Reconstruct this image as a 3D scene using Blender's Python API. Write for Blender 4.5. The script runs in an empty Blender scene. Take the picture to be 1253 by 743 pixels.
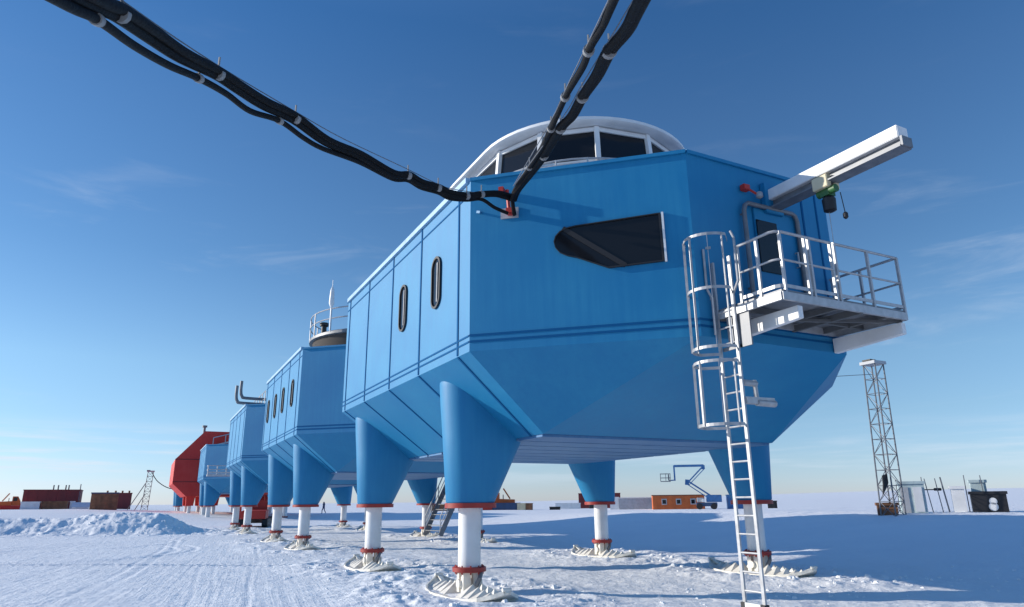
import bpy, bmesh, math, random
import numpy as np
from mathutils import Vector, Matrix
random.seed(7)
R = math.radians
scene = bpy.context.scene
COL = scene.collection

# ------------------------------------------------------------------ camera
YAW, PITCH, ROLL = 0.4764, 0.2826, -0.0102
CAM = Vector((-10.1816, -11.7327, 1.80))
fw = Vector((math.sin(YAW)*math.cos(PITCH), math.cos(YAW)*math.cos(PITCH), math.sin(PITCH)))
rt = Vector((math.cos(YAW), -math.sin(YAW), 0)); up = rt.cross(fw)
rt2 = rt*math.cos(ROLL)+up*math.sin(ROLL); up2 = -rt*math.sin(ROLL)+up*math.cos(ROLL)
cd = bpy.data.cameras.new('camera'); cam = bpy.data.objects.new('camera', cd); COL.objects.link(cam)
m = Matrix((rt2, up2, -fw)).transposed().to_4x4(); m.translation = CAM
cam.matrix_world = m
cd.sensor_width = 36; cd.lens = 36*838.8/1253; cd.clip_start = 0.05; cd.clip_end = 20000
scene.camera = cam

# ------------------------------------------------------------------ light
SUN_AZ, SUN_EL = 35.0, 18.0            # degrees: sun stands towards (-cos, +sin)
sx, sy = -math.cos(R(SUN_AZ)), math.sin(R(SUN_AZ))
sd = Vector((sx*math.cos(R(SUN_EL)), sy*math.cos(R(SUN_EL)), math.sin(R(SUN_EL))))
world = bpy.data.worlds.new('World'); scene.world = world; world.use_nodes = True
wt = world.node_tree; wt.nodes.clear(); WN = wt.nodes.new; WL = wt.links.new
sky = WN('ShaderNodeTexSky'); sky.sky_type = 'NISHITA'; sky.sun_disc = False
sky.sun_elevation = R(SUN_EL); sky.sun_rotation = math.atan2(sx, sy)
sky.altitude = 300; sky.air_density = 1.0; sky.dust_density = 0.15; sky.ozone_density = 3.0
tc = WN('ShaderNodeTexCoord'); sep = WN('ShaderNodeSeparateXYZ'); WL(tc.outputs['Generated'], sep.inputs[0])
def wmath(op, a, b=None, c=None):
    n = WN('ShaderNodeMath'); n.operation = op
    for i, v in enumerate((a, b, c)):
        if v is None: continue
        if isinstance(v, (int, float)): n.inputs[i].default_value = v
        else: WL(v, n.inputs[i])
    return n.outputs[0]
def wrange(v, a, b, c, d):
    n = WN('ShaderNodeMapRange'); n.interpolation_type = 'SMOOTHSTEP'
    WL(v, n.inputs[0])
    for i, q in enumerate((a, b, c, d)): n.inputs[i+1].default_value = q
    return n.outputs[0]
el = sep.outputs['Z']
# cirrus wisps and a low bank of cloud near the horizon, in sky directions
mp = WN('ShaderNodeMapping'); mp.inputs['Scale'].default_value = (1.0, 1.0, 5.5); mp.inputs['Rotation'].default_value = (0.05, 0.12, 0.5)
WL(tc.outputs['Generated'], mp.inputs[0])
n1 = WN('ShaderNodeTexNoise'); n1.inputs['Scale'].default_value = 3.2; n1.inputs['Detail'].default_value = 7; n1.inputs['Roughness'].default_value = .6; n1.inputs['Distortion'].default_value = .5
WL(mp.outputs[0], n1.inputs[0])
w1 = wrange(n1.outputs[0], .56, .84, 0, 1)
w1 = wmath('MULTIPLY', w1, wmath('MULTIPLY', wrange(el, .02, .12, 0, 1), wrange(el, .25, .5, 1, .12)))
mp2 = WN('ShaderNodeMapping'); mp2.inputs['Scale'].default_value = (1.0, 1.0, 16)
WL(tc.outputs['Generated'], mp2.inputs[0])
n2 = WN('ShaderNodeTexNoise'); n2.inputs['Scale'].default_value = 3.6; n2.inputs['Detail'].default_value = 8; n2.inputs['Roughness'].default_value = .62
WL(mp2.outputs[0], n2.inputs[0])
band = wmath('MULTIPLY', wrange(el, .012, .045, 0, 1), wrange(el, .06, .11, 1, 0))
w2 = wmath('MULTIPLY', wrange(n2.outputs[0], .44, .66, 0, 1), band)
cl = wmath('MINIMUM', wmath('ADD', wmath('MULTIPLY', w1, .35), wmath('MULTIPLY', w2, wrange(sep.outputs['X'], .0, .45, .85, .30))), 1.0)
tint = WN('ShaderNodeMix'); tint.data_type = 'RGBA'; tint.blend_type = 'MULTIPLY'; tint.inputs[0].default_value = 1.0
WL(sky.outputs[0], tint.inputs[6])
rampn = WN('ShaderNodeValToRGB'); cr = rampn.color_ramp; WL(el, rampn.inputs[0])   # clear, dry polar air: bluer than the model's default
for i, (ps, c_) in enumerate(((0,(.66,.77,1.24)),(.05,(.69,.79,1.06)),(.11,(.72,.82,.95)),(.18,(.79,.90,.965)),(.32,(.60,.80,.93)),(.5,(.51,.765,.955)),(.62,(.38,.72,.98)),(.9,(1.0,1.3,1.6)))):
    e_ = cr.elements[i] if i < 2 else cr.elements.new(ps); e_.position = ps; e_.color = (*c_, 1)
WL(rampn.outputs[0], tint.inputs[7])
mix = WN('ShaderNodeMix'); mix.data_type = 'RGBA'
WL(cl, mix.inputs[0]); WL(tint.outputs[2], mix.inputs[6]); mix.inputs[7].default_value = (4.9, 5.4, 6.1, 1)
bg = WN('ShaderNodeBackground'); bg.inputs[1].default_value = 0.15
WL(mix.outputs[2], bg.inputs[0]); wo = WN('ShaderNodeOutputWorld'); WL(bg.outputs[0], wo.inputs[0])
sl = bpy.data.lights.new('sun', 'SUN'); sl.energy = 5.0; sl.angle = R(.5); sl.color = (1, .925, .81)
so = bpy.data.objects.new('sun', sl); COL.objects.link(so); so.rotation_euler = sd.to_track_quat('Z', 'Y').to_euler()
vs = scene.view_settings; vs.view_transform = 'Standard'; vs.look = 'None'; vs.gamma = 1; vs.exposure = 0.05; vs.use_curve_mapping = False
scene.cycles.max_bounces = 6

# ------------------------------------------------------------------ materials
def mat(name, col, rough=.5, metal=0, spec=.5, noise=None, nscale=3, bump=0, bscale=40, coat=0, col2=None):
    M = bpy.data.materials.new(name); M.use_nodes = True; t = M.node_tree; b = t.nodes['Principled BSDF']
    b.inputs['Roughness'].default_value = rough; b.inputs['Metallic'].default_value = metal
    b.inputs['Specular IOR Level'].default_value = spec
    b.inputs['Coat Weight'].default_value = coat; b.inputs['Coat Roughness'].default_value = .15
    c = (*col, 1); b.inputs['Base Color'].default_value = c
    co = t.nodes.new('ShaderNodeTexCoord')
    if noise:
        n = t.nodes.new('ShaderNodeTexNoise'); n.inputs['Scale'].default_value = nscale; n.inputs['Detail'].default_value = 6
        t.links.new(co.outputs['Object'], n.inputs[0])
        rr = t.nodes.new('ShaderNodeMapRange'); rr.inputs[1].default_value = .3; rr.inputs[2].default_value = .7
        t.links.new(n.outputs[0], rr.inputs[0])
        mx = t.nodes.new('ShaderNodeMix'); mx.data_type = 'RGBA'
        t.links.new(rr.outputs[0], mx.inputs[0])
        mx.inputs[6].default_value = (*(col2 or [q*(1-noise) for q in col]), 1)
        mx.inputs[7].default_value = (*[min(1, q*(1+noise)) for q in col], 1)
        t.links.new(mx.outputs[2], b.inputs['Base Color'])
        r2 = t.nodes.new('ShaderNodeMapRange'); r2.inputs[3].default_value = rough*.8; r2.inputs[4].default_value = min(1, rough*1.25)
        t.links.new(n.outputs[0], r2.inputs[0]); t.links.new(r2.outputs[0], b.inputs['Roughness'])
    if bump:
        n = t.nodes.new('ShaderNodeTexNoise'); n.inputs['Scale'].default_value = bscale; n.inputs['Detail'].default_value = 4
        t.links.new(co.outputs['Object'], n.inputs[0])
        bp = t.nodes.new('ShaderNodeBump'); bp.inputs['Strength'].default_value = bump; bp.inputs['Distance'].default_value = .02
        t.links.new(n.outputs[0], bp.inputs['Height']); t.links.new(bp.outputs[0], b.inputs['Normal'])
    return M
def painted_panel(name, col, dust):
    """weathered cladding paint: faint vertical run marks, dusting of frost, slight unevenness"""
    M = bpy.data.materials.new(name); M.use_nodes = True; t = M.node_tree; b = t.nodes['Principled BSDF']; N = t.nodes.new; L = t.links.new
    co = N('ShaderNodeTexCoord'); mp = N('ShaderNodeMapping'); mp.inputs['Scale'].default_value = (5, 5, .35); L(co.outputs['Object'], mp.inputs[0])
    a = N('ShaderNodeTexNoise'); a.inputs['Scale'].default_value = 1.6; a.inputs['Detail'].default_value = 8; a.inputs['Roughness'].default_value = .65; L(mp.outputs[0], a.inputs[0])
    c = N('ShaderNodeTexNoise'); c.inputs['Scale'].default_value = .8; c.inputs['Detail'].default_value = 5; L(co.outputs['Object'], c.inputs[0])
    ad = N('ShaderNodeMath'); ad.operation = 'MULTIPLY'; L(a.outputs[0], ad.inputs[0]); L(c.outputs[0], ad.inputs[1])
    rr = N('ShaderNodeMapRange'); rr.inputs[1].default_value = .15; rr.inputs[2].default_value = .42; L(ad.outputs[0], rr.inputs[0])
    mx = N('ShaderNodeMix'); mx.data_type = 'RGBA'; L(rr.outputs[0], mx.inputs[0])
    mx.inputs[6].default_value = (*col, 1); mx.inputs[7].default_value = (*dust, 1); L(mx.outputs[2], b.inputs['Base Color'])
    r2 = N('ShaderNodeMapRange'); r2.inputs[3].default_value = .48; r2.inputs[4].default_value = .66; L(a.outputs[0], r2.inputs[0]); L(r2.outputs[0], b.inputs['Roughness'])
    b.inputs['Specular IOR Level'].default_value = .46
    bp = N('ShaderNodeBump'); bp.inputs['Strength'].default_value = .12; bp.inputs['Distance'].default_value = .03
    L(c.outputs[0], bp.inputs['Height']); L(bp.outputs[0], b.inputs['Normal'])
    return M
BLUE = painted_panel('blue_paint', (.002, .175, .385), (.012, .215, .42))
BLUE_B = painted_panel('belly_paint', (.05, .17, .36), (.12, .25, .42))
JOINT = mat('joint_seal', (.006, .095, .25), .8, 0, .1)
TRIM = mat('blue_trim', (.30, .46, .62), .45, noise=.1)
RED = painted_panel('red_paint', (.56, .022, .016), (.60, .045, .034))
WHITE = mat('white_paint', (.72, .73, .74), .45, noise=.08, nscale=2)
SKIW = mat('ski_paint', (.74, .71, .64), .55, noise=.12, nscale=4, bump=.3, bscale=12)
FLANGE = mat('red_flange', (.33, .025, .018), .5, noise=.2)
STEEL = mat('galvanised_steel', (.40, .41, .43), .45, .25, noise=.15, nscale=8)
STEELD = mat('weathered_steel', (.18, .19, .21), .5, .3, noise=.2, nscale=5)
GLASS = mat('dark_glazing', (.012, .013, .016), .08, 0, .35)
RUBBER = mat('black_lagging', (.006, .006, .007), .65, 0, .2, noise=.3, nscale=12, bump=.4, bscale=25)
BLACK = mat('black_plastic', (.015, .015, .018), .55)
TAPE = mat('grey_tape', (.25, .25, .25), .5)
REDSTEEL = mat('red_steel', (.45, .03, .02), .5)
GREEN = mat('green_paint', (.03, .12, .035), .5)
GREYD = mat('dark_grey_steel', (.12, .125, .13), .6, .2)
ORANGE = mat('orange_paint', (.62, .14, .03), .55, noise=.15, nscale=1)
DKRED = mat('maroon_cladding', (.20, .028, .028), .6, noise=.15, nscale=1)
NAVY = mat('navy_paint', (.03, .07, .16), .5, noise=.15, nscale=1)
MIDBLUE = mat('container_blue', (.04, .15, .36), .5, noise=.15)
GREY = mat('grey_paint', (.42, .44, .47), .55, noise=.12)
CREAM = mat('cream_paint', (.62, .55, .38), .6, noise=.1)
RUST = mat('weathered_brown', (.22, .10, .05), .7, noise=.35, nscale=2)
TEAL = mat('pale_teal_paint', (.42, .52, .54), .6, noise=.15)
SKIN = mat('skin', (.45, .28, .2), .6)
YELLOW = mat('yellow_paint', (.65, .45, .05), .5)

def snow_material(name, grain):
    M = bpy.data.materials.new(name); M.use_nodes = True; t = M.node_tree; b = t.nodes['Principled BSDF']; N = t.nodes.new; L = t.links.new
    b.inputs['Roughness'].default_value = .62; b.inputs['Specular IOR Level'].default_value = .25
    co = N('ShaderNodeTexCoord')
    a = N('ShaderNodeTexNoise'); a.inputs['Scale'].default_value = .35; a.inputs['Detail'].default_value = 6; L(co.outputs['Object'], a.inputs[0])
    mx = N('ShaderNodeMix'); mx.data_type = 'RGBA'; L(a.outputs[0], mx.inputs[0])
    mx.inputs[6].default_value = (.80, .815, .84, 1); mx.inputs[7].default_value = (.90, .905, .915, 1); L(mx.outputs[2], b.inputs['Base Color'])
    def ns(s, d, r=.6):
        n = N('ShaderNodeTexNoise'); n.inputs['Scale'].default_value = s; n.inputs['Detail'].default_value = d; n.inputs['Roughness'].default_value = r
        L(co.outputs['Object'], n.inputs[0]); return n.outputs[0]
    prev = None
    for s, d, st, dist in ((3.2, 6, .55*grain, .10), (17, 5, .6*grain, .03), (70, 3, .5*grain, .008)):
        bp = N('ShaderNodeBump'); bp.inputs['Strength'].default_value = min(1, st); bp.inputs['Distance'].default_value = dist
        L(ns(s, d), bp.inputs['Height'])
        if prev: L(prev, bp.inputs['Normal'])
        prev = bp.outputs[0]
    # long grooves pressed along the driven lane
    m0 = N('ShaderNodeMapping'); m0.inputs['Rotation'].default_value = (0, 0, .125); L(co.outputs['Object'], m0.inputs[0])
    mp = N('ShaderNodeMapping'); mp.inputs['Scale'].default_value = (2.6, .06, .5); L(m0.outputs[0], mp.inputs[0])
    gn = N('ShaderNodeTexNoise'); gn.inputs['Scale'].default_value = 1.6; gn.inputs['Detail'].default_value = 5; gn.inputs['Roughness'].default_value = .7; L(mp.outputs[0], gn.inputs[0])
    sx_ = N('ShaderNodeSeparateXYZ'); L(co.outputs['Object'], sx_.inputs[0])
    mk = N('ShaderNodeMapRange'); mk.inputs[1].default_value = -3.5; mk.inputs[2].default_value = -7.0; mk.inputs[3].default_value = 0; mk.inputs[4].default_value = .5; L(sx_.outputs['X'], mk.inputs[0])
    bp = N('ShaderNodeBump'); bp.inputs['Distance'].default_value = .06; L(mk.outputs[0], bp.inputs['Strength']); L(gn.outputs[0], bp.inputs['Height']); L(prev, bp.inputs['Normal']); prev = bp.outputs[0]
    L(prev, b.inputs['Normal'])
    return M
SNOW = snow_material('snow', 1.0)

# ------------------------------------------------------------------ mesh helpers
class MB:
    def __init__(s): s.v = []; s.f = []
    def add(s, vs, fs):
        o = len(s.v); s.v += [tuple(q) for q in vs]; s.f += [tuple(i+o for i in f) for f in fs]; return s
    def box(s, lo, hi, ch=0):
        (x0, y0, z0), (x1, y1, z1) = lo, hi
        return s.add([(x0,y0,z0),(x1,y0,z0),(x1,y1,z0),(x0,y1,z0),(x0,y0,z1),(x1,y0,z1),(x1,y1,z1),(x0,y1,z1)],
                     [(3,2,1,0),(4,5,6,7),(0,1,5,4),(1,2,6,5),(2,3,7,6),(3,0,4,7)])
    def bar(s, a, b, w, h, upv=(0,0,1)):
        a = Vector(a); b = Vector(b); d = (b-a).normalized(); u = Vector(upv)
        if abs(d.dot(u)) > .98: u = Vector((0,1,0))
        r = d.cross(u).normalized(); u = r.cross(d)
        q = []
        for p in (a, b):
            for i, j in ((-1,-1),(1,-1),(1,1),(-1,1)): q.append(p+r*(w/2*i)+u*(h/2*j))
        return s.add(q, [(3,2,1,0),(4,5,6,7),(0,1,5,4),(1,2,6,5),(2,3,7,6),(3,0,4,7)])
    def tube(s, pts, rad, n=8, cap=True):
        pts = [Vector(p) for p in pts]; rr = rad if isinstance(rad, (list, tuple)) else [rad]*len(pts)
        vs = []; prev = None
        for i, p in enumerate(pts):
            d = (pts[min(i+1, len(pts)-1)]-pts[max(i-1, 0)]).normalized()
            if prev is None:
                u = Vector((0,0,1)) if abs(d.z) < .9 else Vector((0,1,0))
                r = d.cross(u).normalized()
            else: r = (prev-d*prev.dot(d)).normalized()
            prev = r; w = r.cross(d)
            for k in range(n):
                a = 2*math.pi*k/n; vs.append(p+(r*math.cos(a)+w*math.sin(a))*rr[i])
        fs = []
        for i in range(len(pts)-1):
            for k in range(n):
                a = i*n+k; b = i*n+(k+1) % n; fs.append((a, b, b+n, a+n))
        if cap: fs += [tuple(range(n)), tuple((len(pts)-1)*n+k for k in reversed(range(n)))]
        return s.add(vs, fs)
    def prism(s, poly, off):
        """poly: list of 3D points, off: extrusion vector"""
        n = len(poly); o = Vector(off); p = [Vector(q) for q in poly]
        return s.add(p+[q+o for q in p], [tuple(reversed(range(n))), tuple(range(n, 2*n))]+[(i, (i+1) % n, (i+1) % n+n, i+n) for i in range(n)])
    def lathe(s, c, prof, n=24):
        vs = []; fs = []
        for r, z in prof:
            for k in range(n):
                a = 2*math.pi*k/n; vs.append((c[0]+r*math.cos(a), c[1]+r*math.sin(a), c[2]+z))
        m_ = len(prof)
        for i in range(m_-1):
            for k in range(n):
                a = i*n+k; b = i*n+(k+1) % n; fs.append((a, b, b+n, a+n))
        fs += [tuple(reversed(range(n))), tuple((m_-1)*n+k for k in range(n))]
        return s.add(vs, fs)
    def loft(s, rings, close=True):
        n = len(rings[0]); vs = [q for r in rings for q in r]; fs = []
        for i in range(len(rings)-1):
            for k in range(n):
                a = i*n+k; b = i*n+(k+1) % n; fs.append((a, b, b+n, a+n))
        if close: fs += [tuple(reversed(range(n))), tuple((len(rings)-1)*n+k for k in range(n))]
        return s.add(vs, fs)
    def build(s, name, material, parent=None, smooth=False, bevel=0, kind=None, origin=None):
        me = bpy.data.meshes.new(name); me.from_pydata(s.v, [], s.f); me.update()
        bm = bmesh.new(); bm.from_mesh(me); bmesh.ops.recalc_face_normals(bm, faces=bm.faces)
        if bevel: bmesh.ops.bevel(bm, geom=list(bm.edges), offset=bevel, segments=2, affect='EDGES', clamp_overlap=True)
        if origin: bmesh.ops.translate(bm, verts=bm.verts, vec=-Vector(origin))
        bm.to_mesh(me); bm.free()
        if smooth:
            me.shade_smooth()
            try: me.set_sharp_from_angle(angle=R(38))
            except Exception: pass
        me.materials.append(material)
        o = bpy.data.objects.new(name, me); COL.objects.link(o)
        if origin: o.location = origin
        if parent: o.parent = parent
        if kind: o['kind'] = kind
        return o
def tag(o, label, cat, group=None):
    o['label'] = label; o['category'] = cat
    if group: o['group'] = group
    return o
def thing(name, label, cat, loc=(0,0,0), rz=0, group=None):
    o = bpy.data.objects.new(name, None); o.empty_display_size = .3; COL.objects.link(o)
    o.location = loc; o.rotation_euler = (0, 0, rz); return tag(o, label, cat, group)
def copy_tree(o, parent=None):
    c = o.copy(); COL.objects.link(c)
    if parent: c.parent = parent
    for ch in list(o.children): copy_tree(ch, c)
    return c

# ------------------------------------------------------------------ snow terrain
rng = np.random.RandomState(3)
PERM = rng.randint(0, 1 << 16, (512, 512)).astype(np.float64)/65536.
def vnoise(x, y):
    xi = np.floor(x).astype(int); yi = np.floor(y).astype(int); fx = x-xi; fy = y-yi
    fx = fx*fx*fx*(fx*(fx*6-15)+10); fy = fy*fy*fy*(fy*(fy*6-15)+10)
    g = lambda a, b: PERM[a % 512, b % 512]
    return (g(xi,yi)*(1-fx)+g(xi+1,yi)*fx)*(1-fy)+(g(xi,yi+1)*(1-fx)+g(xi+1,yi+1)*fx)*fy*1.0
def fbm(x, y, o=4):
    s = 0; a = .5
    for i in range(o): s = s+a*(vnoise(x, y)-.5); x = x*2.03+17.3; y = y*2.03+5.7; a *= .5
    return s
def ss(a, b, v):
    t = np.clip((v-a)/(b-a), 0, 1); return t*t*(3-2*t)
BANK = [(-75, 60), (-45, 53.5), (-28, 49.5), (-18, 46.8), (-12.5, 45.0), (-9, 43.8), (-6.3, 42.6)]
def segdist(x, y, pts):
    best = np.full_like(x, 1e9); par = np.zeros_like(x)
    for i in range(len(pts)-1):
        ax, ay = pts[i]; bx, by = pts[i+1]; dx, dy = bx-ax, by-ay
        t = np.clip(((x-ax)*dx+(y-ay)*dy)/(dx*dx+dy*dy), 0, 1)
        d = np.hypot(x-ax-t*dx, y-ay-t*dy); par = np.where(d < best, i+t, par); best = np.minimum(best, d)
    return best, par
def rut(d, w, dep):
    return -dep*np.exp(-(d/w)**2)+.55*dep*(np.exp(-((np.abs(d)-1.9*w)/(.8*w))**2))
SKIS = [(sxn*4.05, y0+ly) for y0 in (0, 17.54, 36.56) for ly in (2.16, 9.25) for sxn in (-1, 1)]
def height(x, y, fine=True):
    x = np.asarray(x, float); y = np.asarray(y, float)
    r = np.hypot(x-CAM.x, y-CAM.y); az = np.arctan2(x-CAM.x, y-CAM.y)
    h = .16*fbm(x*.07, y*.05, 3)*ss(5, 40, r)
    # drift that climbs on the far side of the station, levelling off
    up_ = ss(7, 25, x-.12*(y-5))*ss(75, 28, y)
    h = h+up_*(1.12+.25*fbm(x*.09+9, y*.09, 4))
    h = h+.5*ss(45, 110, r)*ss(-.05, .3, az)*(1-up_)
    h = h+1.55*ss(52, 108, r)*ss(.25, -.1, az)
    h = h+(r-200).clip(0)*.0008
    h = h+ss(900, 3500, r)*(4+30*ss(.45, 1.1, az)+5*fbm(x*.0006, y*.0006, 3))
    # ploughed bank
    d, t = segdist(x, y, BANK)
    wob = 1+.8*fbm(x*.35, y*.35, 4)
    top = (1.12+.18*ss(3.2, 4.6, t))*(1+.35*fbm(x*.25+5, y*.25, 3))*ss(6.02, 4.9, t)
    h = np.maximum(h, h*.3+top*np.exp(-(d/(2.5*wob))**2))
    if fine:
        bank = np.exp(-(d/5)**2)
        h = h+bank*(.26*fbm(x*1.1, y*1.1, 3)+.30*fbm(x*3.1+7, y*3.1, 4))
        near = ss(95, 20, r)
        lane = ss(-4.8, -7.0, x)                      # driven lane on the sunny side
        rough = (.03+.06*ss(-7.0, -4.5, x)*ss(16, 6, x))*near
        h = h+rough*fbm(x*1.3+3, y*.9, 5)*1.0+near*.07*np.abs(fbm(x*.5, y*2.1+4, 4))
        # trodden clods round the skis
        for cx, cy in SKIS:
            q = np.hypot((x-cx)/1.7, (y-cy+.1)/2.8)
            h = h+np.exp(-((q-1)/.42)**2)*(.075+.16*fbm(x*2.6, y*2.6, 4))
        # tyre and track ruts
        yy = (y-3)
        dep = near*ss(120, 25, y)*ss(-4.0, -5.6, x)
        rr = random.Random(11)
        for k in range(17):
            x0 = -19.5+k*.86+rr.uniform(-.25, .25); sl_ = .135+rr.uniform(-.03, .03); cv = -.0016+rr.uniform(-.0012, .001)
            w_ = rr.uniform(.045, .085); dd = rr.choice((.003, .004, .006, .009)); gap = rr.choice((0, .42, 1.7))
            xc = x0+sl_*yy+cv*yy*yy+.05*np.sin(y*.5+k)
            fade = .35+.65*ss(-.25, .25, fbm(y*.11+k*7, x*0+k, 2)*2.2)
            for g_ in ((0,) if gap == 0 else (0, gap)):
                h = h+rut(x-xc-g_, w_, dd)*dep*fade
        # crossing tracked-vehicle marks, a broad tread and a loop
        c = (x+14.2)*.611+(y-17)*.791
        al = (x+14.2)*.791-(y-17)*.611
        m_ = ss(-1, 1, al)*ss(16, 10, al)*0+ss(-40, -20, al)*ss(13, 9, al)
        cc = c-.5*np.sin(al*.22)
        tread = np.exp(-(cc/.34)**4)
        h = h+m_*near*(rut(cc-.42, .09, .03)+rut(cc+.42, .09, .03)+tread*.011*np.sign(np.sin(al*21)))
        for (ox, oy, rx, ry) in ((-12.2, 23, 3.4, 5.5), (-12.4, 23.4, 4.4, 6.6), (-15, 30, 6.5, 6)):
            q = np.hypot((x-ox)/rx, (y-oy)/ry)
            h = h+rut((q-1)*rx, .12, .02)*near
        # wind ridges on the shadowed side
        h = h+.14*ss(2, 8, x)*near*np.abs(fbm(x*.22+y*.1, y*.75-x*.3, 4))
    return h
H1 = lambda x, y: float(height(np.array([x]), np.array([y]))[0])
def make_ground():
    dense = np.linspace(YAW-R(46), YAW+R(46), 1050)
    rest = np.linspace(YAW+R(46), YAW-R(46)+2*math.pi, 170)[1:-1]
    ang = np.concatenate([dense, rest]); na = len(ang)
    rad = np.concatenate([np.geomspace(2.0, 9, 30)[:-1], np.geomspace(9, 75, 520)[:-1], np.geomspace(75, 9000, 150)])
    nr = len(rad)
    A_, R_ = np.meshgrid(ang, rad); X = CAM.x+np.sin(A_)*R_; Y = CAM.y+np.cos(A_)*R_
    Z = height(X, Y)
    V = np.stack([X, Y, Z], -1).reshape(-1, 3)
    V = np.vstack([V, [CAM.x, CAM.y, H1(CAM.x, CAM.y)]])
    i = np.arange(nr-1)[:, None]*na; k = np.arange(na)[None]; k2 = (np.arange(na)+1)[None] % na
    q = np.stack([i+k, i+na+k, i+na+k2, i+k2], -1).reshape(-1, 4)
    tri = np.stack([np.full(na, len(V)-1), np.arange(na), (np.arange(na)+1) % na], -1)
    me = bpy.data.meshes.new('snow_ground')
    me.vertices.add(len(V)); me.vertices.foreach_set('co', V.ravel())
    loops = np.concatenate([q.ravel(), tri.ravel()]); me.loops.add(len(loops)); me.loops.foreach_set('vertex_index', loops)
    st = np.concatenate([np.arange(len(q))*4, len(q)*4+np.arange(len(tri))*3])
    me.polygons.add(len(st)); me.polygons.foreach_set('loop_start', st)
    me.update(calc_edges=True); me.shade_smooth(); me.materials.append(SNOW)
    if me.polygons[1000].normal.z < 0: me.flip_normals()
    o = bpy.data.objects.new('snow_ground', me); COL.objects.link(o); o['kind'] = 'structure'
make_ground()

def clods():
    """broken lumps of snow turned up round the skis and along the lane edge"""
    b = MB(); rr = random.Random(5)
    spots = []
    for cx, cy in SKIS:
        if cy > 40: continue
        for _ in range(34 if cy < 12 else 18):
            a = rr.uniform(0, 6.28); q = rr.gauss(1.15, .25)
            spots.append((cx+math.cos(a)*1.35*q, cy-.1+math.sin(a)*2.3*q, rr.uniform(.02, .085)))
    for _ in range(160):
        y = rr.uniform(-6, 30); spots.append((-5.6+rr.gauss(0, .8), y, rr.uniform(.012, .045)))
    for _ in range(120):
        x = rr.uniform(-3, 9); spots.append((x, rr.gauss(-1.2, 1.2), rr.uniform(.015, .055)))
    for _ in range(420):
        i = rr.uniform(0, len(BANK)-1.01); k = int(i); f = i-k
        x = BANK[k][0]*(1-f)+BANK[k+1][0]*f+rr.gauss(0, 2.6); y = BANK[k][1]*(1-f)+BANK[k+1][1]*f+rr.gauss(-1, 2.6); spots.append((x, y, rr.uniform(.02, .08)))
    hs = height(np.array([s[0] for s in spots]), np.array([s[1] for s in spots]))
    for (x, y, r), z in zip(spots, hs):
        n = 6; rings = []
        for zz, q in ((-.7, .8), (.0, 1.0), (.6, .55)):
            rings.append([(x+r*q*rr.uniform(.75, 1.3)*math.cos(2*math.pi*k/n), y+r*q*rr.uniform(.75, 1.3)*math.sin(2*math.pi*k/n), z+r*(zz+rr.uniform(-.2, .2))) for k in range(n)])
        b.loft(rings)
    o = b.build('snow_clods', SNOW, kind='stuff')
    tag(o, 'loose white lumps of broken snow strewn round the skis and banks', 'snow')
clods()

# ------------------------------------------------------------------ station module (standard blue one)
W, L, E_, D, HT, RIM, ZB, PW, PY = 5.05, 9.89, 1.88, 2.87, 8.12, 4.57, 3.13, 3.2, .47
PLAN = [(-W,0),(-E_,-D),(E_,-D),(W,0),(W,L),(E_,L+D),(-E_,L+D),(-W,L)]
SEAMY = (.57, 2.85, 5.05, 7.35, 9.55)
def cowl_ring(s, z, xo, xi, hw, n=28):
    """rounded section from outer x to inner x (absolute), side s"""
    out = []; c0 = xo-hw; c1 = xi+hw
    for k in range(n):
        a = 2*math.pi*k/n; cx = (c0 if math.cos(a) > 0 else c1)
        if abs(math.cos(a)) < 1e-6: cx = c0
        out.append((s*(cx+hw*math.cos(a)), hw*math.sin(a), z))
    if s < 0: out = out[::-1]
    return out
def build_ski(leg):
    b = MB(); hl = 1.72; hw = .64
    # curved pan: flat middle, upturned pointed tips
    st = [(-1.0,.20,.06),(-.9,.12,.24),(-.78,.06,.42),(-.6,.02,.54),(-.3,0,hw),(0,0,hw),(.3,0,hw),(.6,.02,.54),(.78,.06,.42),(.9,.12,.24),(1.0,.20,.06)]
    rings = []
    for t, z, w in st:
        y = t*hl; rings.append([(-w, y, z+.02),(w, y, z+.02),(w, y, z+.075),(w*.55, y, z+.05),(-w*.55, y, z+.05),(-w, y, z+.075)])
    b.loft(rings)
    # upstanding edge lips
    for s in (-1, 1):
        for i in range(len(st)-1):
            (t0, z0, w0), (t1, z1, w1) = st[i], st[i+1]
            b.bar((s*w0, t0*hl, z0+.06), (s*w1, t1*hl, z1+.06), .035, .07)
    ski = b.build('ski', SKIW, leg, smooth=False)
    g = MB()
    # central spine and a row of thin upright triangular gussets
    g.bar((0,-hl*.80,.10),(0,hl*.80,.10),.07,.10)
    for k in range(10):
        y = -1.26+k*.28
        if abs(y) < .16: continue
        for s in (-1, 1):
            g.add([(s*.44,y-.135,.055),(s*.44,y+.135,.055),(s*.10,y,.33-.08*abs(y)),(s*.02,y-.135,.055),(s*.02,y+.135,.055)],[(0,1,2),(0,2,3),(1,4,2),(3,2,4),(0,3,4,1)])
    for t in (-1, 1):   # tow eyes at the tips
        g.bar((0,t*hl*.80,.16),(0,t*hl*1.02,.29),.09,.06); g.tube([(-.09,t*hl,.31),(.09,t*hl,.31)], .035, 8)
    g.build('gusset', SKIW, leg)
    return ski
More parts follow.
